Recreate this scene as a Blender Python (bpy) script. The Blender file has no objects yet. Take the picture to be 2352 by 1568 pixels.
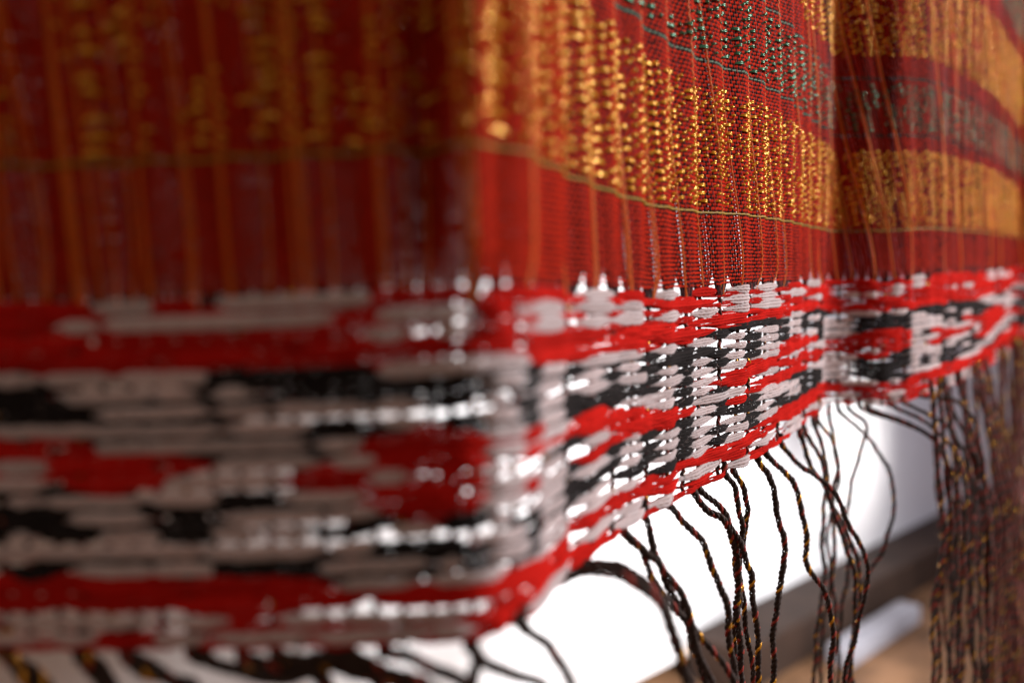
import bpy, math, random
import numpy as np
random.seed(7); rng = np.random.default_rng(11)
S = bpy.context.scene
COL = S.collection
R = math.radians

# ------------------------------------------------------------------ camera
# pixel units below are those of a 2352 x 1568 view of the photograph
FPX = 35.0 / 36.0 * 2352.0
HORIZON = 612.0
PITCH = math.atan((784.0 - HORIZON) / FPX)
cd = bpy.data.cameras.new('camera'); cam = bpy.data.objects.new('camera', cd); COL.objects.link(cam)
cam.location = (0, 0, 0); cam.rotation_euler = (R(90) - PITCH, 0, 0)
cd.lens = 35.0; cd.sensor_width = 36.0; cd.clip_start = 0.01; cd.clip_end = 200
cd.dof.use_dof = True; cd.dof.focus_distance = 0.482; cd.dof.aperture_fstop = 4.3; cd.dof.aperture_blades = 0
S.camera = cam

# ------------------------------------------------------------------ world, lamps, exposure
w = bpy.data.worlds.new('World'); S.world = w; w.use_nodes = True
bg = w.node_tree.nodes['Background']; bg.inputs['Color'].default_value = (1.0, 0.64, 0.48, 1); bg.inputs['Strength'].default_value = 0.19

def look(o, target):
    d = np.array(target, float) - np.array(o.location)
    import mathutils
    o.rotation_euler = mathutils.Vector(d).to_track_quat('-Z', 'Y').to_euler()

def area(name, loc, target, sx, sy, power, color, spread=180):
    l = bpy.data.lights.new(name, 'AREA'); l.shape = 'RECTANGLE'; l.size = sx; l.size_y = sy
    l.energy = power; l.color = color; l.spread = R(spread)
    o = bpy.data.objects.new(name, l); COL.objects.link(o); o.location = loc; look(o, target); return o

def spot(name, loc, target, power, color, size, blend, radius):
    l = bpy.data.lights.new(name, 'SPOT'); l.energy = power; l.color = color; l.spot_size = R(size); l.spot_blend = blend
    l.shadow_soft_size = radius
    o = bpy.data.objects.new(name, l); COL.objects.link(o); o.location = loc; look(o, target); return o

# open side of the place: daylight from the right, a little above
area('daylight_lamp', (1.75, 0.66, 0.62), (0.12, 0.5, 0.0), 0.42, 0.42, 17.2, (1.0, 0.95, 0.95), 110)
# sun that burns out the white wall behind the cloth
sun = spot('wall_sun_lamp', (0.95, 1.00, -0.15), (0.26, 1.98, -0.60), 185, (0.96, 0.97, 1.0), 92, 0.8, 0.08)
# noise in the lamp's strength breaks the sunlight up, as leaves outside would
sun.data.use_nodes = True; snt = sun.data.node_tree; em = snt.nodes['Emission']
tc = snt.nodes.new('ShaderNodeTexCoord'); mp = snt.nodes.new('ShaderNodeMapping'); mp.inputs['Scale'].default_value = (7.0, 2.6, 1.0)
nz = snt.nodes.new('ShaderNodeTexNoise'); nz.inputs['Scale'].default_value = 1.6; nz.inputs['Detail'].default_value = 1.5
rp = snt.nodes.new('ShaderNodeMapRange'); rp.inputs['From Min'].default_value = 0.36; rp.inputs['From Max'].default_value = 0.52; rp.inputs['To Min'].default_value = 0.28; rp.inputs['To Max'].default_value = 1.15
snt.links.new(tc.outputs['Normal'], mp.inputs['Vector']); snt.links.new(mp.outputs['Vector'], nz.inputs['Vector']); snt.links.new(nz.outputs['Fac'], rp.inputs['Value']); snt.links.new(rp.outputs['Result'], em.inputs['Strength'])
# open sky on the right part of the wall
area('sky_lamp', (2.3, 1.5, 0.7), (1.25, 3.0, -0.5), 0.8, 0.8, 7, (0.62, 0.72, 1.0), 120)
# small lamp added high up on the near side to make the foil sparkle
area('glint_lamp', (-0.35, -0.9, 1.0), (0.05, 0.35, 0.03), 0.022, 0.022, 2.2, (1.0, 0.93, 0.8))
# a narrow sunbeam on the wall
area('wall_sunbeam_lamp', (1.55, 1.85, -0.35), (0.93, 2.71, -0.50), 0.05, 0.26, 0.8, (1.0, 0.97, 0.95), 32)

S.view_settings.view_transform = 'Standard'; S.view_settings.look = 'None'
S.view_settings.exposure = 0.0; S.view_settings.gamma = 1.0
S.cycles.use_denoising = True
S.cycles.max_bounces = 8; S.cycles.sample_clamp_indirect = 4.0
S.cycles.use_adaptive_sampling = False

# ------------------------------------------------------------------ materials
def mat(name, col, rough=0.8, metal=0.0, var=0.25, scale=900.0, bump=0.3, bdist=0.0003, sheen=0.0, spec=0.3, col2=None, objvar=0.0):
    m = bpy.data.materials.new(name); m.use_nodes = True
    nt = m.node_tree; b = nt.nodes['Principled BSDF']
    b.inputs['Roughness'].default_value = rough; b.inputs['Metallic'].default_value = metal
    b.inputs['Specular IOR Level'].default_value = spec
    b.inputs['Sheen Weight'].default_value = sheen
    g = nt.nodes.new('ShaderNodeNewGeometry')
    n = nt.nodes.new('ShaderNodeTexNoise'); n.inputs['Scale'].default_value = scale; n.inputs['Detail'].default_value = 3
    nt.links.new(g.outputs['Position'], n.inputs['Vector'])
    r = nt.nodes.new('ShaderNodeValToRGB')
    c2 = col2 if col2 else tuple(c * (1 - var) for c in col)
    r.color_ramp.elements[0].position = 0.32; r.color_ramp.elements[0].color = (*c2, 1)
    r.color_ramp.elements[1].position = 0.62; r.color_ramp.elements[1].color = (*col, 1)
    nt.links.new(n.outputs['Fac'], r.inputs['Fac'])
    last = r.outputs['Color']
    if objvar:
        oi = nt.nodes.new('ShaderNodeObjectInfo'); mr = nt.nodes.new('ShaderNodeMapRange')
        mr.inputs['To Min'].default_value = 1 - objvar; mr.inputs['To Max'].default_value = 1 + objvar * 0.4
        nt.links.new(oi.outputs['Random'], mr.inputs['Value'])
        h = nt.nodes.new('ShaderNodeHueSaturation'); nt.links.new(last, h.inputs['Color']); nt.links.new(mr.outputs['Result'], h.inputs['Value'])
        last = h.outputs['Color']
    nt.links.new(last, b.inputs['Base Color'])
    if bump:
        bm = nt.nodes.new('ShaderNodeBump'); bm.inputs['Strength'].default_value = bump; bm.inputs['Distance'].default_value = bdist
        nt.links.new(n.outputs['Fac'], bm.inputs['Height']); nt.links.new(bm.outputs['Normal'], b.inputs['Normal'])
    return m
def translucent(m, col, fac):
    nt = m.node_tree; b = nt.nodes['Principled BSDF']; o = nt.nodes['Material Output']
    t = nt.nodes.new('ShaderNodeBsdfTranslucent'); t.inputs['Color'].default_value = (*col, 1)
    x = nt.nodes.new('ShaderNodeMixShader'); x.inputs['Fac'].default_value = fac
    nt.links.new(b.outputs[0], x.inputs[1]); nt.links.new(t.outputs[0], x.inputs[2]); nt.links.new(x.outputs[0], o.inputs['Surface'])

M = dict(
    white=mat('white_cotton', (0.80, 0.73, 0.75), 0.95, var=0.16, scale=1500, bump=0.5, sheen=0.15, spec=0.1, objvar=0.14),
    red=mat('red_cotton', (0.68, 0.017, 0.011), 0.95, var=0.35, scale=1500, bump=0.6, sheen=0.0, spec=0.05, objvar=0.24),
    black=mat('black_cotton', (0.022, 0.018, 0.018), 0.95, var=0.4, scale=1800, bump=0.6, sheen=0.02, spec=0.08, objvar=0.1),
    weft=mat('red_weft', (0.60, 0.027, 0.008), 0.9, var=0.45, scale=700, bump=0.3, spec=0.04),
    warpred=mat('maroon_warp', (0.24, 0.012, 0.010), 0.7, var=0.4, scale=400, bump=0.2, spec=0.15),
    warp=mat('dark_warp', (0.034, 0.006, 0.006), 0.7, var=0.5, scale=400, bump=0.2, spec=0.07),
    orange=mat('orange_warp', (0.88, 0.21, 0.012), 0.6, var=0.3, scale=600, bump=0.2, spec=0.4),
    gold=mat('gold_foil', (0.86, 0.42, 0.03), 0.2, metal=0.35, var=0.2, scale=500, bump=0.15, spec=0.6),
    olive=mat('olive_gold_weft', (0.40, 0.22, 0.012), 0.5, metal=0.0, var=0.4, scale=700, bump=0.2),
    green=mat('green_foil', (0.06, 0.23, 0.125), 0.24, metal=0.3, var=0.4, scale=700, bump=0.25, spec=0.6),
    cblack=mat('black_ply', (0.040, 0.021, 0.015), 0.7, var=0.4, scale=1500, bump=0.4, spec=0.3),
    cred=mat('dark_red_ply', (0.36, 0.035, 0.020), 0.6, var=0.4, scale=1200, bump=0.3, spec=0.3),
    cgold=mat('gold_ply', (0.90, 0.42, 0.03), 0.25, metal=0.6, var=0.3, scale=900, bump=0.2, spec=0.6),
)
translucent(M['white'], (0.90, 0.56, 0.40), 0.34)
translucent(M['red'], (0.75, 0.04, 0.02), 0.12)
translucent(M['weft'], (0.70, 0.05, 0.02), 0.15)
translucent(M['orange'], (0.95, 0.34, 0.03), 0.45)
M['greenline'] = mat('dull_green_weft', (0.085, 0.15, 0.085), 0.6, var=0.5, scale=700, bump=0.2)
m = mat('white_plaster', (0.80, 0.775, 0.765), 0.9, var=0.06, scale=6, bump=0.1, bdist=0.004); M['wall'] = m
M['floor'] = mat('brown_floorboard', (0.28, 0.145, 0.072), 0.6, var=0.5, scale=9, bump=0.15, bdist=0.003)
M['ledge'] = mat('dark_brown_timber', (0.050, 0.028, 0.019), 0.7, var=0.4, scale=8, bump=0.15, bdist=0.003)
M['rail'] = mat('grey_painted_metal', (0.36, 0.35, 0.38), 0.5, var=0.12, scale=12, bump=0.0)

# ------------------------------------------------------------------ mesh helpers
def mesh_from(name, V, Q, mats, midx=None):
    V = np.asarray(V, np.float32); Q = np.asarray(Q, np.int32)
    me = bpy.data.meshes.new(name)
    me.vertices.add(len(V)); me.vertices.foreach_set('co', V.ravel())
    k = Q.shape[1]
    me.loops.add(Q.size); me.loops.foreach_set('vertex_index', Q.ravel())
    me.polygons.add(len(Q)); me.polygons.foreach_set('loop_start', np.arange(0, Q.size, k, dtype=np.int32))
    try: me.polygons.foreach_set('loop_total', np.full(len(Q), k, np.int32))
    except Exception: pass
    me.polygons.foreach_set('use_smooth', np.ones(len(Q), bool))
    for mm in mats: me.materials.append(mm)
    if midx is not None: me.polygons.foreach_set('material_index', np.asarray(midx, np.int32))
    me.update(calc_edges=True)
    return me

class Tubes:
    """collects tubes and builds them as one mesh"""
    def __init__(s): s.V = []; s.Q = []; s.M = []; s.n = 0
    def add(s, P, N, ra, rb=None, sides=5, mi=0, phase=0.0, cap=False):
        # P path (n,3); N reference normals (n,3); ra radius along N, rb radius across
        P = np.asarray(P, float); n = len(P)
        T = np.gradient(P, axis=0); T /= np.linalg.norm(T, axis=1)[:, None] + 1e-12
        N = np.broadcast_to(np.asarray(N, float), P.shape)
        B = np.cross(T, N); B /= np.linalg.norm(B, axis=1)[:, None] + 1e-12
        NN = np.cross(B, T)
        ra = np.broadcast_to(np.asarray(ra, float), (n,)); rb = ra if rb is None else np.broadcast_to(np.asarray(rb, float), (n,))
        a = phase + np.arange(sides) * 2 * math.pi / sides
        V = P[:, None, :] + np.cos(a)[None, :, None] * (NN * ra[:, None])[:, None, :] + np.sin(a)[None, :, None] * (B * rb[:, None])[:, None, :]
        i = np.arange(n - 1)[:, None] * sides; j = np.arange(sides)[None, :]; j2 = (j + 1) % sides
        Q = np.stack([i + j, i + j2, i + sides + j2, i + sides + j], -1).reshape(-1, 4) + s.n
        s.V.append(V.reshape(-1, 3)); s.Q.append(Q)
        mi = np.asarray(mi)
        s.M.append(np.repeat(np.broadcast_to(mi, (n - 1,)), sides)); s.n += n * sides
    def build(s, name, mats, parent, smooth=True, kind=None):
        V = np.concatenate(s.V); Q = np.concatenate(s.Q); c = (V.min(0) + V.max(0)) / 2
        me = mesh_from(name, V - c, Q, mats, np.concatenate(s.M))
        o = bpy.data.objects.new(name, me); COL.objects.link(o)
        if parent is not None:
            o.parent = parent; o.location = c - np.array(parent_world(parent))
        else: o.location = c
        if kind: o['kind'] = kind
        return o

def parent_world(p):
    v = np.array(p.location, float)
    while p.parent is not None:
        p = p.parent; v += np.array(p.location, float)
    return v

ct, st_ = math.cos(PITCH), math.sin(PITCH)
def unproject(x, y, Y):
    a = (x - 1176.0) / FPX; b = -(y - 784.0) / FPX
    d = np.array([a, ct + b * st_, -st_ + b * ct])
    return d * (Y / d[1])
def project(P):
    P = np.asarray(P); zc = P[..., 1] * ct - P[..., 2] * st_
    yc = P[..., 1] * st_ + P[..., 2] * ct
    return 1176 + FPX * P[..., 0] / zc, 784 - FPX * yc / zc

# ------------------------------------------------------------------ how the cloth hangs (plan curve)
W = 0.09            # height of the border band
ctrl = [(-420, 700, 1512), (-200, 696, 1508), (0, 690, 1503), (250, 686, 1502), (500, 678, 1502), (750, 668, 1498), (900, 660, 1492), (1000, 655, 1487), (1070, 650, 1480),
        (1120, 648, 1471), (1160, 648, 1461), (1200, 650, 1441), (1250, 652, 1384), (1300, 656, 1322), (1400, 661, 1240), (1500, 667, 1180), (1600, 661, 1122), (1700, 652, 1076),
        (1800, 646, 1012), (1850, 643, 968), (1882, 641, 948), (1886, 641, 940), (1884, 640, 934), (1897, 640, 931), (1930, 640, 930), (1980, 640, 930), (2035, 639, 929),
        (2080, 634, 920), (2130, 628, 905), (2200, 625, 880), (2260, 620, 849), (2300, 616, 818), (2318, 614, 802), (2321, 614, 798), (2330, 614, 797), (2360, 613, 796), (2420, 613, 795), (2480, 612, 790)]
cx = np.array([c[0] for c in ctrl], float); yt = np.array([c[1] for c in ctrl], float); yb = np.array([c[2] for c in ctrl], float)
cY = FPX * W / (yb - yt)
cX = np.array([unproject(x, (a + b) / 2, Y)[0] for x, a, b, Y in zip(cx, yt, yb, cY)])
cZ = np.array([unproject(x, a, Y)[2] for x, a, Y in zip(cx, yt, cY)])
def catmull(A, t):
    n = len(A); i = np.clip(np.floor(t).astype(int), 0, n - 2); f = t - i
    p0 = A[np.clip(i - 1, 0, n - 1)]; p1 = A[i]; p2 = A[i + 1]; p3 = A[np.clip(i + 2, 0, n - 1)]
    m1 = (p2 - p0) * .5; m2 = (p3 - p1) * .5
    return (2 * f**3 - 3 * f**2 + 1) * p1 + (f**3 - 2 * f**2 + f) * m1 + (-2 * f**3 + 3 * f**2) * p2 + (f**3 - f**2) * m2
tt = np.linspace(0, len(ctrl) - 1.0001, 6000)
# uniform catmull in a chord parameter is enough here
lin = lambda A: np.interp(tt, np.arange(len(ctrl)), A)
pX = lin(cX); pY = lin(cY); pZ = lin(cZ); px = lin(cx)
def smooth_by_arc(sig):
    global pX, pY, pZ, px
    s = np.concatenate([[0], np.cumsum(np.hypot(np.diff(pX), np.diff(pY)))])
    g = np.arange(0, s[-1], 0.0004)
    X, Yv, Z, xx = (np.interp(g, s, A) for A in (pX, pY, pZ, px))
    k = int(4 * sig / 0.0004); ker = np.exp(-0.5 * (np.arange(-k, k + 1) * 0.0004 / sig) ** 2); ker /= ker.sum()
    def cv(A):
        A2 = np.concatenate([2 * A[0] - A[k:0:-1], A, 2 * A[-1] - A[-2:-k - 2:-1]]); return np.convolve(A2, ker, 'valid')
    pX, pY, pZ, px = cv(X), cv(Yv), cv(Z), xx
smooth_by_arc(0.0028)
ps = np.concatenate([[0], np.cumsum(np.hypot(np.diff(pX), np.diff(pY)))])
i_sil = int(np.argmin(np.abs(px[:] - 1886) + (px > 1890) * 1e3))
s_of_x = lambda x: float(np.interp(x, np.maximum.accumulate(px), ps))
s0 = s_of_x(1185); ps = ps - s0
SMIN, SMAX = ps[0], ps[-1]
tX = np.gradient(pX, ps); tY = np.gradient(pY, ps); tl = np.hypot(tX, tY); tX /= tl; tY /= tl
nX, nY = tY, -tX                      # the side of the cloth that faces the camera
def S_(x): return s_of_x(x) - s0 if True else 0
s_of = lambda x: float(np.interp(x, np.maximum.accumulate(px), ps))
S_LEFT = s_of(1060); S_CORNER = s_of(1200); S_SIL = s_of(1886); S_VAL = s_of(985)
def ztop(s): return np.interp(s, ps, pZ)
def ripple(s, wv):
    s = np.asarray(s, float); wv = np.asarray(wv, float)
    up = 1 / (1 + np.exp(-(wv - 0.004) / 0.003))
    left = 1 / (1 + np.exp((s - S_LEFT) / 0.006))
    r = left * (0.0026 * (0.3 + 0.7 * up) * np.sin(s * 2 * math.pi / 0.019 + 0.6 + wv * 9) + 0.0010 * np.sin(s * 2 * math.pi / 0.0117 + 2.1)) * (0.35 + 0.65 * up)
    r = r - up * 0.012 * np.exp(-((s - S_VAL) / 0.0045) ** 2)
    r = r + up * 0.006 * np.exp(-((s - s_of(1075)) / 0.006) ** 2)
    r = r + (1 - left) * 0.0016 * np.sin(s * 2 * math.pi / 0.031 + wv * 14) * (0.4 + 0.6 * up)
    return r
def cloth(s, wv, off=0.0):
    """point of the cloth: s along it, wv above the border's top edge, off towards the viewer"""
    s = np.asarray(s, float); wv = np.asarray(wv, float)
    o = ripple(s, wv) + off
    nx = np.interp(s, ps, nX); ny = np.interp(s, ps, nY)
    return np.stack(np.broadcast_arrays(np.interp(s, ps, pX) + nx * o, np.interp(s, ps, pY) + ny * o, ztop(s) + wv), -1)
def cnormal(s):
    s = np.asarray(s, float); return np.stack([np.interp(s, ps, nX), np.interp(s, ps, nY), np.zeros_like(s)], -1)
def lean(sk, wv): 
    wv = np.maximum(np.asarray(wv, float), 0); return shear(sk) * wv * (1 - 0.75 * np.exp(-wv / 0.035))
def shear(s): return np.interp(s, [s_of(0), S_LEFT, s_of(1300), s_of(1500), SMAX], [0.12, 0.05, 0.16, 0.25, 0.25])

# ------------------------------------------------------------------ the textile
base = cloth(s_of(1500), -W)
textile = bpy.data.objects.new('woven_textile', None); COL.objects.link(textile); textile.location = base
textile['label'] = 'red and gold handwoven textile hanging in folds with patterned border and twisted fringe'
textile['category'] = 'textile'

# border columns: screen x of the gaps between neighbouring warp bundles
bx = [-420, -270, -130, 0, 125, 245, 365, 490, 620, 740, 860, 990, 1085, 1185, 1305, 1405, 1490, 1570, 1648, 1720, 1790, 1848, 1884]
bs = [s_of(v) for v in bx] 
bs += [s_of(v) for v in (1925, 1975, 2030, 2080, 2125, 2165, 2200, 2230, 2258, 2282, 2302, 2320, 2350, 2400, 2470)]
bs = np.array(bs); C0 = -13                         # index of the first column
def s_col(c): return np.interp(np.asarray(c, float) - C0, np.arange(len(bs)), bs)
halfs = np.interp(np.arange(0, len(bs) - 0.99, 0.5), np.arange(len(bs)), bs)

ROW = 0.0018
def wtop(s): return np.interp(s, [s_of(-200), s_of(1100), s_of(1500), s_of(1880), s_of(2040), SMAX], [0.13, 0.135, 0.18, 0.26, 0.29, 0.33])
th = []; s = SMIN + 0.004
while s < SMAX - 0.002:
    th.append(s)
    s += float(np.interp(s, [S_LEFT, s_of(1300), s_of(1850), s_of(2050)], [0.0011, 0.0016, 0.0018, 0.0023])) * random.uniform(0.9, 1.1)
th = np.array(th); NT = len(th)
pitch = np.gradient(th)
NR = int(0.335 / ROW)
wrow = 0.0012 + np.arange(NR) * ROW
def thread_s(k, wv):
    """position along the cloth of warp k at height wv (warps lean, and gather into bundles at the border)"""
    sk = th[k]; wv = np.asarray(wv, float)
    g = np.clip(1 - (wv + 0.002) / 0.010, 0, 1) ** 2
    hb = halfs[np.argmin(np.abs(halfs - sk))]
    gm = 0.12 if sk < S_LEFT else 0.55
    return (sk - lean(sk, wv)) * (1 - gm * g) + hb * gm * g
stripe_x = [-330, -160, 12, 200, 360, 540, 720, 890, 1074, 1209, 1294, 1369, 1439, 1504, 1563, 1613, 1660, 1697, 1735, 1770, 1800, 1830, 1858, 1880,
            1915, 1955, 2005, 2050, 2090, 2130, 2165, 2200, 2235, 2265, 2290, 2310, 2345, 2400]
stripe_s = np.array([s_of(v) for v in stripe_x])
stripe_of = np.argmin(np.abs(th[:, None] - stripe_s[None, :]), 1)
is_or = np.abs(th - stripe_s[stripe_of]) < np.interp(th, [S_LEFT, s_of(1500), s_of(1600)], [0.0013, 0.0015, 0.0009])
for k in np.where((th < S_LEFT) & (rng.random(NT) < 0.07))[0]:      # stray single orange warps between the stripes
    if not is_or[k]: is_or[k] = True; stripe_of[k] = 1000 + k
grid = np.full((NT, NR), np.nan)
warps = Tubes(); redwarps = Tubes(); stripes = {}
tone = np.sin(th * 2 * math.pi / 0.0083) + 0.8 * np.sin(th * 2 * math.pi / 0.0031 + 1) + rng.normal(0, 0.7, NT)
jit = rng.normal(0, 0.06, (NT, NR))
for k in range(NT):
    wv = np.concatenate([[-0.004], wrow])
    sk = thread_s(k, wv)
    ok = (wv < wtop(th[k])) & (sk > SMIN + 0.001)
    nk = ok.sum()
    if nk < 6: continue
    grid[k, :nk - 1] = sk[1:nk]
    wv = wv[:nk]; sk = sk[:nk] + np.concatenate([[0], jit[k, :nk - 1]]) * pitch[k] * (0.4 if is_or[k] else 1.0)
    par = np.where((np.arange(nk) + k) % 2 == 0, 1.0, -1.0)
    P = cloth(sk, wv, par * 0.00026)
    r = pitch[k] * np.interp(wv, [0.0, 0.033, 0.037], [0.37, 0.39, 0.43] if s_of(1260) < th[k] < S_SIL else [0.42, 0.46, 0.48])
    if is_or[k]:
        stripes.setdefault(int(stripe_of[k]), []).append((P + cnormal(sk) * 0.0004, cnormal(sk), r * (1.1 if th[k] < s_of(1450) else 0.85)))
    else:
        (redwarps if tone[k] > (0.9 if th[k] < S_LEFT else 1.2) else warps).add(P, cnormal(sk), r, r * 1.05, 4)
warps.build('dark_warp_thread', [M['warp']], textile, kind='stuff')
redwarps.build('maroon_warp_thread', [M['warpred']], textile, kind='stuff')
for q in sorted(stripes):
    t = Tubes()
    for P, N, r in stripes[q]: t.add(P, N, r, r, 5)
    t.build('orange_stripe', [M['orange']], textile)

def over_under(j, ks):
    return np.where((ks + j) % 2 == 0, -1.0, 1.0)
weft = Tubes(); goldline = Tubes(); greenline = Tubes()
GL = int(round((0.033 - wrow[0]) / ROW))
green_rows = {int(round((v - wrow[0]) / ROW)) for v in (0.1005, 0.1395)}
for j in range(NR):
    ks = np.where(~np.isnan(grid[:, j]))[0]
    if len(ks) < 4: continue
    # mid points between threads as well, so that the yarn rises and falls roundly
    sk = grid[ks, j] + jit[ks, j] * pitch[ks] * 0.3
    o = np.argsort(sk); sk = sk[o]; ks = ks[o]
    par = over_under(j, ks)
    off = par * 0.00050 + 0.0001; r = np.where(par > 0, np.where(sk < S_LEFT, 0.00084, 0.00096), np.where(sk < s_of(1195), 0.00085, np.where(sk > S_SIL, 0.0007, 0.00058)))
    # weft is spread wider over each over-crossing
    thin = np.interp(wrow[j], [0, 0.016, 0.032, 0.036], [0.62, 0.72, 0.78, 0.84])
    tl_ = float(np.interp(wrow[j], [0, 0.008, 0.03, 0.036], [0.80, 0.97, 0.98, 1.04]))
    thin = np.interp(sk, [s_of(1190), s_of(1330), S_SIL - 0.002, S_SIL + 0.006], [tl_, thin, thin, max(thin, tl_ * 0.95)])
    P = cloth(sk, wrow[j] + rng.normal(0, 0.00010, len(sk)), off)
    N = cnormal(sk)
    if j == GL:
        weft.add(P - N * 0.0002, N, r * 0.7 * thin, r * 1.1 * thin, 5); goldline.add(P + N * 0.0006, N, r * 0.7, r * 0.62, 5)
    elif j in green_rows: greenline.add(P, N, r * 0.6, r * 0.7, 5)
    else: weft.add(P, N, r * 0.7 * thin, r * 1.1 * thin, 5)
weft.build('weft_thread', [M['weft']], textile, kind='stuff')
goldline.build('gold_line', [M['olive']], textile)
greenline.build('green_line', [M['greenline']], textile)

# ---- brocade floats (gold and green foil) on the face of the cloth
def brocade(zones, unit, keep, blockp, wide):
    out = []
    s = SMIN + 0.005; cols = []
    while s < SMAX - 0.01:
        for wd, gap in unit:
            q = float(np.interp(s, [S_LEFT, s_of(1150), s_of(1380), s_of(1600), S_SIL, S_SIL + .002], [0.8, 1.1, 1.15, 0.70, 0.66, 0.55]))
            cols.append((s + wd * q / 2, wd * q)); s += (wd + gap) * q
    for (z0, z1, step) in zones:
        n = int((z1 - z0) / step)
        for ci, (sc, wd) in enumerate(cols):
            stag = (ci % 2) * step * 0.5
            on = True; left = 0
            for i in range(n):
                if left <= 0: on = random.random() < (1.0 if S_LEFT < sc < s_of(1600) else blockp if sc > S_LEFT else 0.85 * blockp); left = random.choice((3, 4, 5, 6, 8))
                left -= 1
                if not on or random.random() > keep: continue
                wv = z0 + i * step + stag + random.uniform(-.0002, .0002)
                if wv > wtop(sc) - 0.004 or wv > z1: continue
                ss = sc - float(lean(sc, wv)) + random.gauss(0, .0008); wv += random.gauss(0, .00025)
                if ss < SMIN + 0.01: continue
                out.append((ss, wv, wd * random.uniform(.65, 1.2)))
    return out
def float_tube(t, ss, wv, wd, sides=5, fat=1.2):
    n = 6; u = np.linspace(-1, 1, n)
    sk = ss + u * wd / 2
    rise = (0.0016 if wd > 0.005 else 0.0013) * random.uniform(.8, 1.25)
    arc = (1 - u * u)
    tilt = random.uniform(-0.0005, 0.0005)
    for d in ((-0.5, 0.5) if wd > 0.0035 else (0,)):
        P = cloth(sk, wv + tilt * u + arc * 0.0005 + d * 0.0008 * arc, 0.0002 + arc * rise + abs(d) * 0.0001)
        r = (0.00034 if d else 0.0005) * fat * (0.55 + 0.45 * arc)
        t.add(P, cnormal(sk), r * 0.8, r * 1.1, sides)
gold_unit = [(.0092, .0014), (.0030, .0012), (.0030, .0012), (.0085, .0016), (.0054, .0013), (.0050, .0020), (.0028, .0012), (.0030, .0012), (.0075, .0016), (.0036, .0012), (.0036, .0016)]
GF = brocade([(0.0362, 0.0915, 2 * ROW), (0.1555, 0.222, 2 * ROW)], gold_unit, 0.92, 0.90, 1)
green_unit = [(.0095, .0030), (.0040, .0040), (.0075, .0026), (.0030, .0050), (.0085, .0040)]
NF = brocade([(0.1035, 0.137, 2 * ROW), (0.243, 0.30, 2 * ROW)], green_unit, 0.88, 0.9, 1)
def screen_size(ss, wv, wd):
    a = cloth(ss - wd / 2, wv); b = cloth(ss + wd / 2, wv)
    xa, ya = project(a); xb, yb_ = project(b)
    vis = 0 < xa < 2352 and 0 < ya < 1568 and 0 < xb < 2352
    n = cnormal(ss); facing = -(n[0] * a[0] + n[1] * a[1]) > 0.01
    return math.hypot(xb - xa, yb_ - ya) if vis and facing else 0
def build_floats(lst, name, rest, material, limit):
    lst = sorted(lst, key=lambda f: -screen_size(*f)); big = lst[:limit]; other = lst[limit:]
    for f in big:
        t = Tubes(); float_tube(t, *f); t.build(name, [material], textile)
    t = Tubes()
    for f in other: float_tube(t, *f)
    if other: t.build(rest, [material], textile, kind='stuff')
build_floats(GF, 'gold_float', 'gold_brocade', M['gold'], 300)
build_floats(NF, 'green_float', 'green_brocade', M['green'], 150)

# ---- border band
rows = [
 "RRRRoRRoooRRR" "RoRoRoRRo" "RRRRoRRRRooRRRR",
 "RRRRoooRRooRR" "ooRoRooRo" "RRRooRRRRoooRRR",
 "RRRRRRRRRRRoo" "oooRoooRo" "RoooRRooRRRRRRR",
 "RRRRRRRRRRRRR" "RRRRRRRRR" "RRRRRRRRRRRRRRR",
 "WWWWWWwBBBRRR" "RRRRRRRRR" "RRRRRRRRRRRRWWW",
 "BBwWWWWBBBBWW" "wWWBWwBwB" "BWWWBBBBWWBWWWW",
 "WWWwBWWwwBwBw" "wwwBwwwww" "WwBBWBwBBWWWWWW",
 "WWBWWBwwWwwBW" "wwBwwwwwB" "WWBBWWBwBBWWWWW",
 "RRRRWWWWWWWBW" "wBwWwwwwR" "WWRRWWWRBRRWWWW",
 "RRRoRRRWWWRRW" "wRRWRwRRW" "WRRRWRWWRRRWWWW",
 "WWWWRRRRWWRRW" "WRWRRRWRR" "WRRRWWRRWRRRWWW",
 "WWWWWRRWWWWRW" "WRWWRWWRW" "WRWRWRWWWRRWWWW",
 "BBwBWWWWBWWRW" "WRwRWWRWB" "WWRBWWWBRRWWBWW",
 "BBBWWWWBwWBWW" "wBwBWWBwB" "WWBBWwBwBWWBWWW",
 "WWWWwwBWBwBwW" "wBwwBBwWB" "WWBBwWBBWWBWBWW",
 "BBwWwwwBwwWBW" "wBwwBwwWB" "WWBBWWBWWBRRRRR",
 "RRRRRWWRRWWWW" "wwBBwwWRR" "RWWWRRRRRRRRRRR",
 "RRRRRRRRRRRRR" "RRRRRRRRR" "RRRRRRRRRRRRRRR",
 "RRoRooRooRoRR" "RRRooRRoo" "RoRoRRooRRoRRRR",
 "oRoooRooRooRo" "RoooRoooR" "oRooRoooRRooRRR",
]
mid = ["RooRRwwwwwwwwwwwwRRo", "oooRRWwwBRRwRwBwwRoR", "RooRRWwwBWRRwwwBwRoo", "oRoRRwBwWWWRRwwwBRRo", "RRoRRWBwwwwWWWwwwRoR",
       "oooRBwwwwRRWRBwwwRRo", "oooRBwwwwRwRWWwwRRoR", "RoRRwwwRRwRRBWWBRRoo", "oRoRBwBwRWRRWBBBRRoR"]
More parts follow.
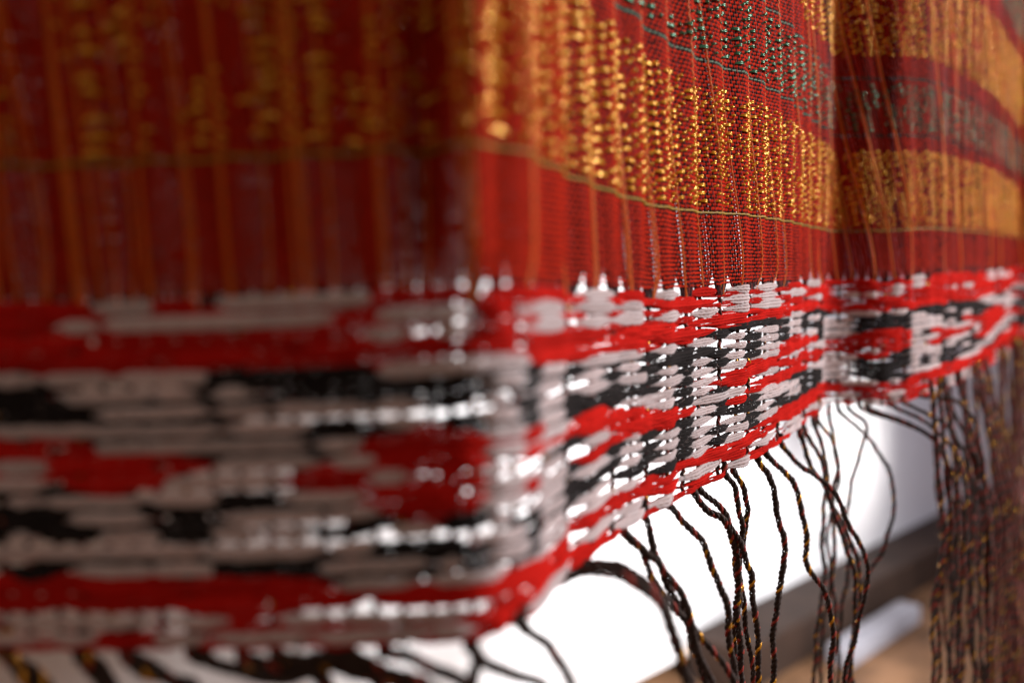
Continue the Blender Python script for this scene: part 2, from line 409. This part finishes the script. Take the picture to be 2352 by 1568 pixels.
lft = ['RRRRRoRoooRRR', 'RRRRoooooRooR', 'RRRRRRRRRRooR', 'RRRRRRRRRRRRR', 'WWWWWwwBBBWWW', 'BBBBWWwwBBBBW', 'WWWBBwwwWWwBW', 'BBBWWWWWWBWBW', 'RRRRRWWWWwRRW', 'RRRoRRRWWwRRW', 'WWWWRRWWRRwRW', 'WWwwWWWBWWRRW', 'BBBBWWBWWWRRW', 'WWBwBWBwWBwBW', 'wwwwwwwwwwBBW', 'BBBBWWwBBwwwW', 'RRRRRRRRRWWWW', 'RRRRRRRRRRRRR', 'ooRooooRooooR', 'oooooRooooooR']
tail = ['WBW', 'BWR', 'RWB', 'WRB']
rows = [lft[i] + ''.join(m_[i] for m_ in mid) + r[22:] for i, r in enumerate(rows)]
rows = [r[:-3] + (tail[i % 4] if 4 < i < 15 else r[-3:]) for i, r in enumerate(rows)]
NROW = len(rows); NCOL = len(rows[0]); assert all(len(r) == NCOL for r in rows), [len(r) for r in rows]
pz = W / NROW
def colour(ch): return {'R': 'red', 'W': 'white', 'w': 'white', 'B': 'black', 'o': 'white'}[ch]
floats = []        # (colour, s start, s end, w centre, height)
for i in range(NROW):
    j = 0
    while j < NCOL:
        ch = rows[i][j]; k = j + 1
        cap = {'R': 3, 'W': 2, 'B': 2}.get(ch, 1)
        if j < 11 and ch in 'RWB': cap = random.choice((2, 3, 4))
        if j < 11 and ch == 'w': cap = random.choice((1, 2))
        if j < 12 and ch == 'o': cap = random.choice((1, 2, 3))
        if ch == 'R' and random.random() < .5: cap = 2
        while k < NCOL and rows[i][k] == ch and k - j < cap: k += 1
        solid = ch in 'RW'
        ca, cb = C0 + j, C0 + k
        if ch in 'wWo' and cb >= 0: ca += random.uniform(-.16, .16); cb += random.uniform(-.16, .16)
        if cb < 0: ca += random.uniform(-.3, .3); cb += random.uniform(-.3, .3)
        floats.append((colour(ch), ca, cb, -(i + 0.5) * pz, ({'o': 1.0, 'w': 0.78}.get(ch, 0.84) if cb >= 0 else (0.62 if i > 16 else 0.8) if ch == 'o' else 0.74) * pz, 2 if ch == 'o' else 0))
        j = k
for i in range(NROW):                    # the rows in between, half a column on
    j = 0
    while j < NCOL - 1:
        def second(jj):
            i2 = min(i + 1, NROW - 1)
            q = rows[i][jj] + rows[i][jj + 1] + rows[i2][jj] + rows[i2][jj + 1]
            if i == NROW - 1: return 'R'
            if C0 + jj + 1 == 0 and 8 <= i <= 11: return 'R'
            if C0 + jj + 1 == 0 and 4 < i < 16: return 'B'
            nr = q.count('R') + q.count('o'); nw = q.count('W'); nb = q.count('B') + q.count('w')
            if nr >= 2 and nr >= nb: return 'R'
            if nw >= 3 and C0 + jj < -1 and 4 <= i <= 15: return 'B'
            if nw >= 3 and random.Random(i * 97 + jj).random() < .45: return 'W'
            return 'B'
        ch = second(j); k = j + 1
        cap = {'R': 3, 'W': 1, 'B': 1}[ch]
        if j < 11: cap = random.choice((2, 3, 4))
        while k < NCOL - 1 and second(k) == ch and k - j < cap: k += 1
        if not (ch == 'B' and random.random() < ((0.34 if i in (5, 13, 14) else 0.20) if j < 12 else 0.13)) and not (ch == 'R' and random.random() < (0.5 if 16 < i < NROW - 1 else 0.05)) and not (i == NROW - 1 and random.random() < .08):
            floats.append((colour(ch), C0 + j + 0.5, C0 + k + 0.5, -(i + 1.0) * pz + (0.1 * pz if i == NROW - 1 else 0), ({'R': 0.58 if 'o' in rows[i][j:j + 2] + rows[min(i + 1, NROW - 1)][j:j + 2] else 0.76, 'W': 0.66, 'B': 0.84 if j > 11 else 0.74}[ch]) * pz, 1))
        j = k
def yarn(t, f, detail=1.0):
    c, c0, c1, wc, h, lay = f
    sa, sb = float(s_col(c0)), float(s_col(c1)); L = sb - sa; ncol = c1 - c0
    ins = 0.0 if c0 < -1.5 else 0.03 if c == 'black' else 0.055
    sa += L * ins / ncol * random.uniform(0.3, 2); sb -= L * ins / ncol * random.uniform(0.3, 2)
    n = max(9, int(L / 0.00085 * detail)); n = min(n, 40)
    u = np.linspace(0, 1, n); sk = sa + u * (sb - sa)
    e = np.minimum(u, 1 - u) * ncol * 2        # 0 at the ends, 1 at the middle of an end column
    lens = np.clip(np.sin(np.clip(e, 0, 1) * math.pi / 2), 0, 1) ** 1.35
    if c0 < -1.5: lens = 0.45 + 0.55 * lens
    elif c0 < 1.6: lens = 0.32 + 0.68 * lens
    dip = np.ones(n)
    if ncol > 1:                                # held down a little at the bundles it passes
        dip = 1 - 0.16 * np.cos(u * ncol * 2 * math.pi) ** 8 * (e > 1)
    hh = h * random.uniform(0.88, 1.08); tilt = random.uniform(-0.12, 0.12) * pz
    sag = random.uniform(-0.10, 0.06) * pz
    ns = 3
    bead = 2 * math.pi / 0.0019
    for q in range(ns):
        v = (q - (ns - 1) / 2) / ((ns - 1) / 2)
        ph = random.uniform(0, 6.28)
        r0 = hh * (0.205 if c == 'red' or c0 < -1.5 else 0.185)
        wob = 1 + 0.26 * np.sin(sk * bead + ph + q * 2)
        r = r0 * (0.42 + 0.58 * lens) * wob * dip
        zc = wc + v * hh * 0.36 * (0.20 + 0.80 * lens) * dip + tilt * (u - .5) * 2 * 0.5 + sag * lens + 0.00012 * np.sin(sk * bead * .5 + ph)
        off = -0.0012 + 0.0026 * lens + (0.0004, -0.0003, 0.0008)[lay] - abs(v) * 0.0003 + random.uniform(-.0001, .0001)
        t.add(cloth(sk, zc, off), cnormal(sk), r * 1.05, r, 6)
def fsize(f):
    c, c0, c1, wc, h, lay = f
    return screen_size(float(s_col((c0 + c1) / 2)), wc, float(s_col(c1) - s_col(c0)) * 0.8)
rest = Tubes(); MI = {'white': 0, 'red': 1, 'black': 2}
bymat = {k: sorted([f for f in floats if f[0] == k], key=lambda f: -fsize(f)) for k in MI}
restT = {}
band_rest = Tubes()
sline = np.linspace(bs[0] + 0.001, bs[-1] - 0.002, 900)        # the hidden back of the weave: one dark yarn per row
for i in range(NROW):
    wob_ = 0.0003 * np.sin(sline * 2 * math.pi / 0.011 + i * 1.7)
    band_rest.add(cloth(sline, -(i + (0.5 if i % 2 else 0.85)) * pz + wob_, -0.0021), cnormal(sline), 0.0005, 0.00062, 4, 1 if i in (0, 1, 2, 3, 9, 10, 16, 17, 18, 19) else 2)
for kcol, lst in bymat.items():
    for f in lst[300:]:
        n0 = len(band_rest.M); yarn(band_rest, f, 0.8)
        for q in range(n0, len(band_rest.M)): band_rest.M[q] = np.full_like(band_rest.M[q], MI[kcol])
band = band_rest.build('border_band', [M['white'], M['red'], M['black']], textile)
for kcol, lst in bymat.items():
    for f in lst[:300]:
        t = Tubes(); yarn(t, f); t.build(kcol + '_yarn_float', [M[kcol]], band)
# warp bundles that the yarns are woven round
for q, hs in enumerate(halfs):
    t = Tubes(); n = 60; wv = np.linspace(0.001, -W - 0.001, n)
    for m_, (mi, dr) in enumerate(((0, 0.0), (0, 2.1), (1, 4.2))):
        a = wv * 2 * math.pi / 0.009 + dr + q
        sk = hs + 0.00055 * np.cos(a); off = -0.0003 + 0.00055 * np.sin(a) + 0.0004 * np.sin(wv / pz * 2 * math.pi + (q % 2) * math.pi)
        mids = np.full(n - 1, mi)
        if mi == 1: mids = np.where(rng.random(n - 1) < 0.22, 2, 1)
        t.add(cloth(sk, wv, off), cnormal(sk), 0.00055, 0.00055, 5, mids)
    t.build('warp_bundle', [M['cblack'], M['cred'], M['cgold']], band)

# loose fibres standing off the yarn where it is in focus
fib = Tubes()
for q in range(2600):
    f = random.choice(floats); sc_ = float(s_col(random.uniform(f[1], f[2]))); 
    if not s_of(1380) < sc_ < S_SIL - 0.01: continue
    w0 = f[3] + random.choice((-1, 1)) * f[4] * 0.45; n = 5; u = np.linspace(0, 1, n)
    L1, L2, L3 = random.gauss(0, .0022), random.gauss(0, .0009), random.uniform(.0003, .0018)
    fib.add(cloth(sc_ + u * L1, w0 + u * L2 + u * u * random.gauss(0, .0006), 0.0014 + np.sin(u * 2) * L3), cnormal(np.full(n, sc_)), 0.000045, 0.000045, 3, MI[f[0]])
fib.build('loose_fibre', [M['white'], M['red'], M['black']], textile, kind='stuff')

# ---- fringe: each cord is twisted from plies
def spline(P, n):
    P = np.asarray(P, float); d = np.linalg.norm(np.diff(P, axis=0), axis=1); t = np.concatenate([[0], np.cumsum(d)])
    f = np.linspace(0, t[-1], n); i = np.clip(np.searchsorted(t, f, 'right') - 1, 0, len(P) - 2)
    h = (f - t[i]) / (t[i + 1] - t[i])
    Mt = np.zeros_like(P); Mt[1:-1] = (P[2:] - P[:-2]) / (t[2:] - t[:-2])[:, None]; Mt[0] = (P[1] - P[0]) / d[0]; Mt[-1] = (P[-1] - P[-2]) / d[-1]
    w_ = (t[i + 1] - t[i])[:, None]; h = h[:, None]
    return (2*h**3-3*h**2+1)*P[i] + (h**3-2*h**2+h)*w_*Mt[i] + (-2*h**3+3*h**2)*P[i+1] + (h**3-h**2)*w_*Mt[i+1]
def cord(P, detail=1.0, rad=0.00100, goldp=0.10, redp=0.5):
    P = np.asarray(P, float)
    L = np.linalg.norm(np.diff(P, axis=0), axis=1).sum()
    n = max(24, int(L / 0.0007 * detail)); n = min(n, 360)
    Q = spline(P, n); l = np.linspace(0, L, n)
    Q = Q + np.stack([0.0005 * np.sin(l * 2 * math.pi / 0.031 + random.uniform(0, 6)), 0.0004 * np.sin(l * 2 * math.pi / 0.023 + random.uniform(0, 6)), np.zeros(n)], -1)
    T = np.gradient(Q, axis=0); T /= np.linalg.norm(T, axis=1)[:, None]
    A = np.cross(T, np.array([0.0, 1.0, 0.05])); A /= np.linalg.norm(A, axis=1)[:, None]; B = np.cross(T, A)
    t = Tubes(); pit = 0.0088 * random.uniform(.8, 1.25); ph0 = random.uniform(0, 6.28)
    for q, (mi, rr, ro) in enumerate(((0, 0.90, 0.80), (0, 0.60, 0.88), (1, 0.68, 0.95))):
        a = l * 2 * math.pi / pit + ph0 + q * 2.2
        C = Q + rad * ro * (np.cos(a)[:, None] * A + np.sin(a)[:, None] * B)
        mids = np.full(n - 1, mi)
        if mi == 1:
            rl = random.choice((2, 3, 4, 6)); run = np.repeat(rng.random(n // rl + 2), rl)[:n - 1]
            mids = np.where(run < goldp, 2, np.where(run < goldp + redp, 1, 0))
        r = rad * rr * (1 + 0.12 * np.sin(l * 2 * math.pi / 0.0021 + q) + 0.10 * np.sin(l * 2 * math.pi / 0.017 + ph0) + 0.55 * np.exp(-((l - 0.0065) / 0.0016) ** 2))
        t.add(C, A, r, r, 5, mids)
    if detail >= 1.0:                                     # loose hairs
        for _ in range(45):
            i = random.randrange(2, n - 2); d = np.array([random.gauss(0, 1), random.gauss(0, .6), random.gauss(0, 1)]); d /= np.linalg.norm(d)
            hl = random.uniform(.0012, .003); u = np.linspace(0, 1, 4)[:, None]
            t.add(Q[i] + u * d * hl + u * u * T[i] * random.gauss(0, .0015), np.array([0.3, -1.0, 0.2]), 0.00004, 0.00004, 3, random.choice((0, 1)))
    return t.build('fringe_cord', [M['cblack'], M['cred'], M['cgold']], textile)
def attach_Y(x):
    # depth of the border where it stands at that screen x
    return float(np.interp(x, np.maximum.accumulate(px), pY))
def cord_px(pts, Y0=None, dY=0.0, **kw):
    Y0 = Y0 if Y0 else attach_Y(pts[0][0])
    n = len(pts); a = unproject(pts[0][0], pts[0][1], Y0)
    P = [unproject(x, y, Y0 + 0.001 + dY * i / (n - 1)) for i, (x, y) in enumerate(pts)]
    P.insert(0, P[0] + np.array([0, 0.001, 0.006]))
    P.append(P[-1] + (P[-1] - P[-2]) * 0.8 + np.array([0, 0, -0.02]))
    return cord(P, **kw)
near = [
 [(1483,1182),(1490,1213),(1494,1241),(1499,1266),(1515,1291),(1530,1328),(1543,1366),(1563,1395),(1583,1440),(1600,1500),(1620,1580)],
 [(1436,1222),(1463,1248),(1483,1271),(1510,1288),(1533,1318),(1553,1343),(1568,1373),(1578,1403),(1598,1470),(1612,1520),(1640,1590)],
 [(1330,1290),(1384,1294),(1434,1304),(1474,1329),(1509,1369),(1534,1414),(1554,1474),(1570,1520),(1590,1590)],
 [(1280,1336),(1324,1316),(1374,1311),(1434,1329),(1484,1359),(1519,1384),(1544,1444),(1559,1494),(1580,1590)],
 [(1440,1230),(1470,1262),(1486,1300),(1508,1340),(1530,1370),(1560,1412),(1600,1450),(1650,1510),(1690,1580)],
 [(1536,1155),(1555,1176),(1573,1203),(1603,1233),(1618,1256),(1630,1286),(1645,1321),(1658,1361),(1670,1398),(1674,1431),(1680,1500),(1690,1590)],
 [(1592,1124),(1613,1156),(1623,1171),(1653,1188),(1668,1206),(1685,1241),(1693,1278),(1693,1316),(1695,1366),(1693,1403),(1700,1500),(1706,1590)],
 [(1606,1120),(1633,1146),(1658,1171),(1678,1211),(1698,1236),(1710,1266),(1712,1291),(1723,1316),(1728,1358),(1735,1403),(1740,1480),(1746,1590)],
 [(1663,1090),(1685,1111),(1695,1141),(1698,1178),(1704,1216),(1694,1260),(1690,1310),(1698,1370),(1690,1430),(1686,1500),(1690,1590)],
 [(1686,1082),(1703,1111),(1710,1141),(1718,1171),(1715,1203),(1708,1236),(1698,1273),(1700,1316),(1705,1366),(1710,1416),(1722,1490),(1732,1590)],
 [(1741,1052),(1765,1091),(1780,1148),(1790,1196),(1800,1241),(1800,1291),(1795,1336),(1785,1378),(1780,1426),(1776,1490),(1778,1590)],
 [(1761,1040),(1795,1078),(1820,1108),(1838,1148),(1845,1196),(1853,1248),(1853,1291),(1868,1323),(1890,1352),(1908,1400),(1912,1480),(1905,1590)],
 [(1796,1020),(1833,1066),(1870,1088),(1908,1123),(1933,1161),(1955,1216),(1983,1266),(1995,1303),(1985,1370),(1975,1420),(1950,1510),(1935,1590)],
 [(1838,1000),(1865,1073),(1893,1116),(1913,1166),(1933,1228),(1955,1286),(1965,1341),(1962,1440),(1945,1590)],
 [(1845,985),(1880,1040),(1895,1100),(1905,1150),(1935,1200),(1960,1260),(1975,1320),(1972,1400),(1955,1500),(1960,1590)],
 [(1870,975),(1890,1030),(1900,1090),(1893,1164),(1888,1234),(1893,1334),(1878,1434),(1868,1590)],
 [(1878,968),(1912,1010),(1924,1064),(1913,1134),(1917,1234),(1912,1334),(1920,1430),(1908,1590)],
]
for c in near: cord_px(c, dY=random.uniform(-.006, .012), goldp=random.uniform(.05, .3), redp=random.uniform(.35, .7), rad=random.uniform(.00095, .00115))
midr = [
 [(1925,942),(1968,979),(2008,1024),(2038,1074),(2053,1134),(2048,1194),(2028,1259),(2003,1304),(1978,1354),(1963,1434),(1953,1509),(1945,1590)],
 [(1905,948),(1918,1034),(1926,1104),(1912,1164),(1900,1234),(1908,1334),(1890,1434),(1882,1590)],
 [(1975,936),(2068,969),(2133,999),(2168,1049),(2183,1134),(2180,1230),(2188,1350),(2176,1590)],
 [(1990,934),(2060,962),(2120,990),(2160,1030),(2186,1090),(2200,1180),(2196,1300),(2204,1590)],
 [(2040,926),(2108,959),(2168,1004),(2203,1064),(2218,1134),(2212,1300),(2192,1590)],
 [(2070,920),(2130,950),(2180,985),(2214,1040),(2236,1120),(2230,1260),(2240,1590)],
 [(2112,908),(2193,919),(2233,959),(2253,1034),(2262,1150),(2250,1300),(2256,1590)],
 [(2150,898),(2190,945),(2213,994),(2248,1064),(2268,1160),(2272,1320),(2262,1590)],
 [(1950,938),(1990,980),(1968,1060),(1945,1180),(1950,1290),(1930,1420),(1925,1590)],
]
for c in midr: cord_px(c, dY=random.uniform(-.01, .02), detail=.7, goldp=0.12)
# the far fringe hangs in a dense curtain
for q in range(64):
    x0 = 2410 - 270 * random.random() ** 1.5; y0 = float(np.interp(x0, [2130, 2200, 2260, 2310, 2330, 2400], [902, 878, 846, 806, 795, 795]))
    xs = x0 + random.uniform(-10, 95) * (1 if x0 < 2290 else .4) - (15 if x0 > 2300 else 0); pts = [(x0, y0 - 6)]
    amp = random.uniform(5, 42); ph = random.uniform(0, 6)
    for i in range(1, 17):
        f = i / 16; pts.append((x0 + (xs - x0) * min(1, f * 2.2) + (amp * math.sin(ph + f * 5) + amp * 0.35 * math.sin(ph * 2 + f * 15)) * f, y0 + f * (1600 - y0)))
    cord_px(pts, Y0=attach_Y(min(x0, 2330)) + random.uniform(-.06, .03), detail=.45, goldp=0.16 if q % 3 else 0.3, redp=.92, rad=0.00115)
# cords under the front panel
left = [
 [(10,1490),(45,1534),(80,1590)], [(22,1494),(58,1530),(110,1585)],
 [(188,1500),(206,1530),(240,1590)], [(200,1502),(226,1532),(262,1590)],
 [(288,1500),(325,1539),(380,1556),(450,1580)], [(300,1502),(350,1530),(400,1572),(440,1600)],
 [(448,1500),(500,1524),(575,1549),(650,1559),(725,1549)], [(470,1500),(530,1532),(600,1546),(690,1540),(750,1560)],
 [(552,1498),(625,1524),(680,1522),(740,1508),(800,1530),(870,1575)], [(640,1498),(720,1520),(800,1540),(880,1560),(960,1590)],
 [(760,1494),(830,1514),(900,1545),(985,1570)], [(800,1494),(884,1540),(930,1562),(1000,1590)], [(880,1490),(950,1510),(1010,1540),(1060,1570)],
 [(1080,1484),(1090,1512),(1084,1545),(1078,1590)], [(1088,1500),(1134,1534),(1209,1554),(1260,1580)],
 [(1196,1438),(1222,1456),(1259,1479),(1289,1519),(1316,1585)],
]
for q, c in enumerate(left): cord_px(c, Y0=attach_Y(min(c[0][0], 1190)), dY=random.uniform(-.004, .004), goldp=0.75 if q < 2 else 0.06, redp=.3, rad=0.00115)

# ------------------------------------------------------------------ background: wall, ledge, rail, floor
def prism(name, pts, z0, z1, material, parent=None, bev=0.0):
    n = len(pts); V = [(x, y, z0) for x, y in pts] + [(x, y, z1) for x, y in pts]
    me = bpy.data.meshes.new(name)
    F = [tuple(range(n))[::-1], tuple(range(n, 2 * n))] + [(i, (i + 1) % n, n + (i + 1) % n, n + i) for i in range(n)]
    c = np.mean(np.array(V), 0); me.from_pydata([tuple(np.array(v) - c) for v in V], [], F); me.materials.append(material); me.update()
    o = bpy.data.objects.new(name, me); COL.objects.link(o); o.location = c
    if bev:
        b = o.modifiers.new('bevel', 'BEVEL'); b.width = bev; b.segments = 2
    return o
FLOOR = -0.80
A = np.array([0.188, 1.92]); D = np.array([1.147, 1.22]); D /= np.linalg.norm(D); Nw = np.array([D[1], -D[0]])
def wp(a, n): return tuple(A + D * a + Nw * n)
wall = prism('white_wall', [wp(-3, 0), wp(6, 0), wp(6, -.15), wp(-3, -.15)], FLOOR - .05, 2.2, M['wall'])
wall['kind'] = 'structure'
fl = prism('floor', [(-4, -3), (6, -3), (6, 7), (-4, 7)], FLOOR - 0.12, FLOOR - 0.1, M['floor']); fl['kind'] = 'structure'
ledge = prism('timber_ledge', [wp(0.28, 0.003), wp(5, 0.003), wp(5, 0.15), wp(0.28, 0.15)], FLOOR - 0.098, FLOOR + 0.0, M['ledge'], bev=.006)
ledge['label'] = 'dark brown timber ledge along the foot of the white wall'; ledge['category'] = 'ledge'
rail = prism('metal_rail', [wp(0.56, 0.19), wp(0.97, 0.19), wp(0.97, 0.25), wp(0.56, 0.25)], FLOOR - 0.098, FLOOR - 0.05, M['rail'], bev=.008)
rail['label'] = 'pale grey metal bar lying on the brown floor beside the ledge'; rail['category'] = 'bar'
tri = sum(len(o.data.polygons) * 2 for o in COL.objects if o.type == 'MESH')
print('TRIS', tri, 'OBJ', len(COL.objects), 'floats', {k: len(v) for k, v in bymat.items()}, 'threads', NT, 'gold', len(GF), 'green', len(NF), 'smax', SMIN, SMAX)
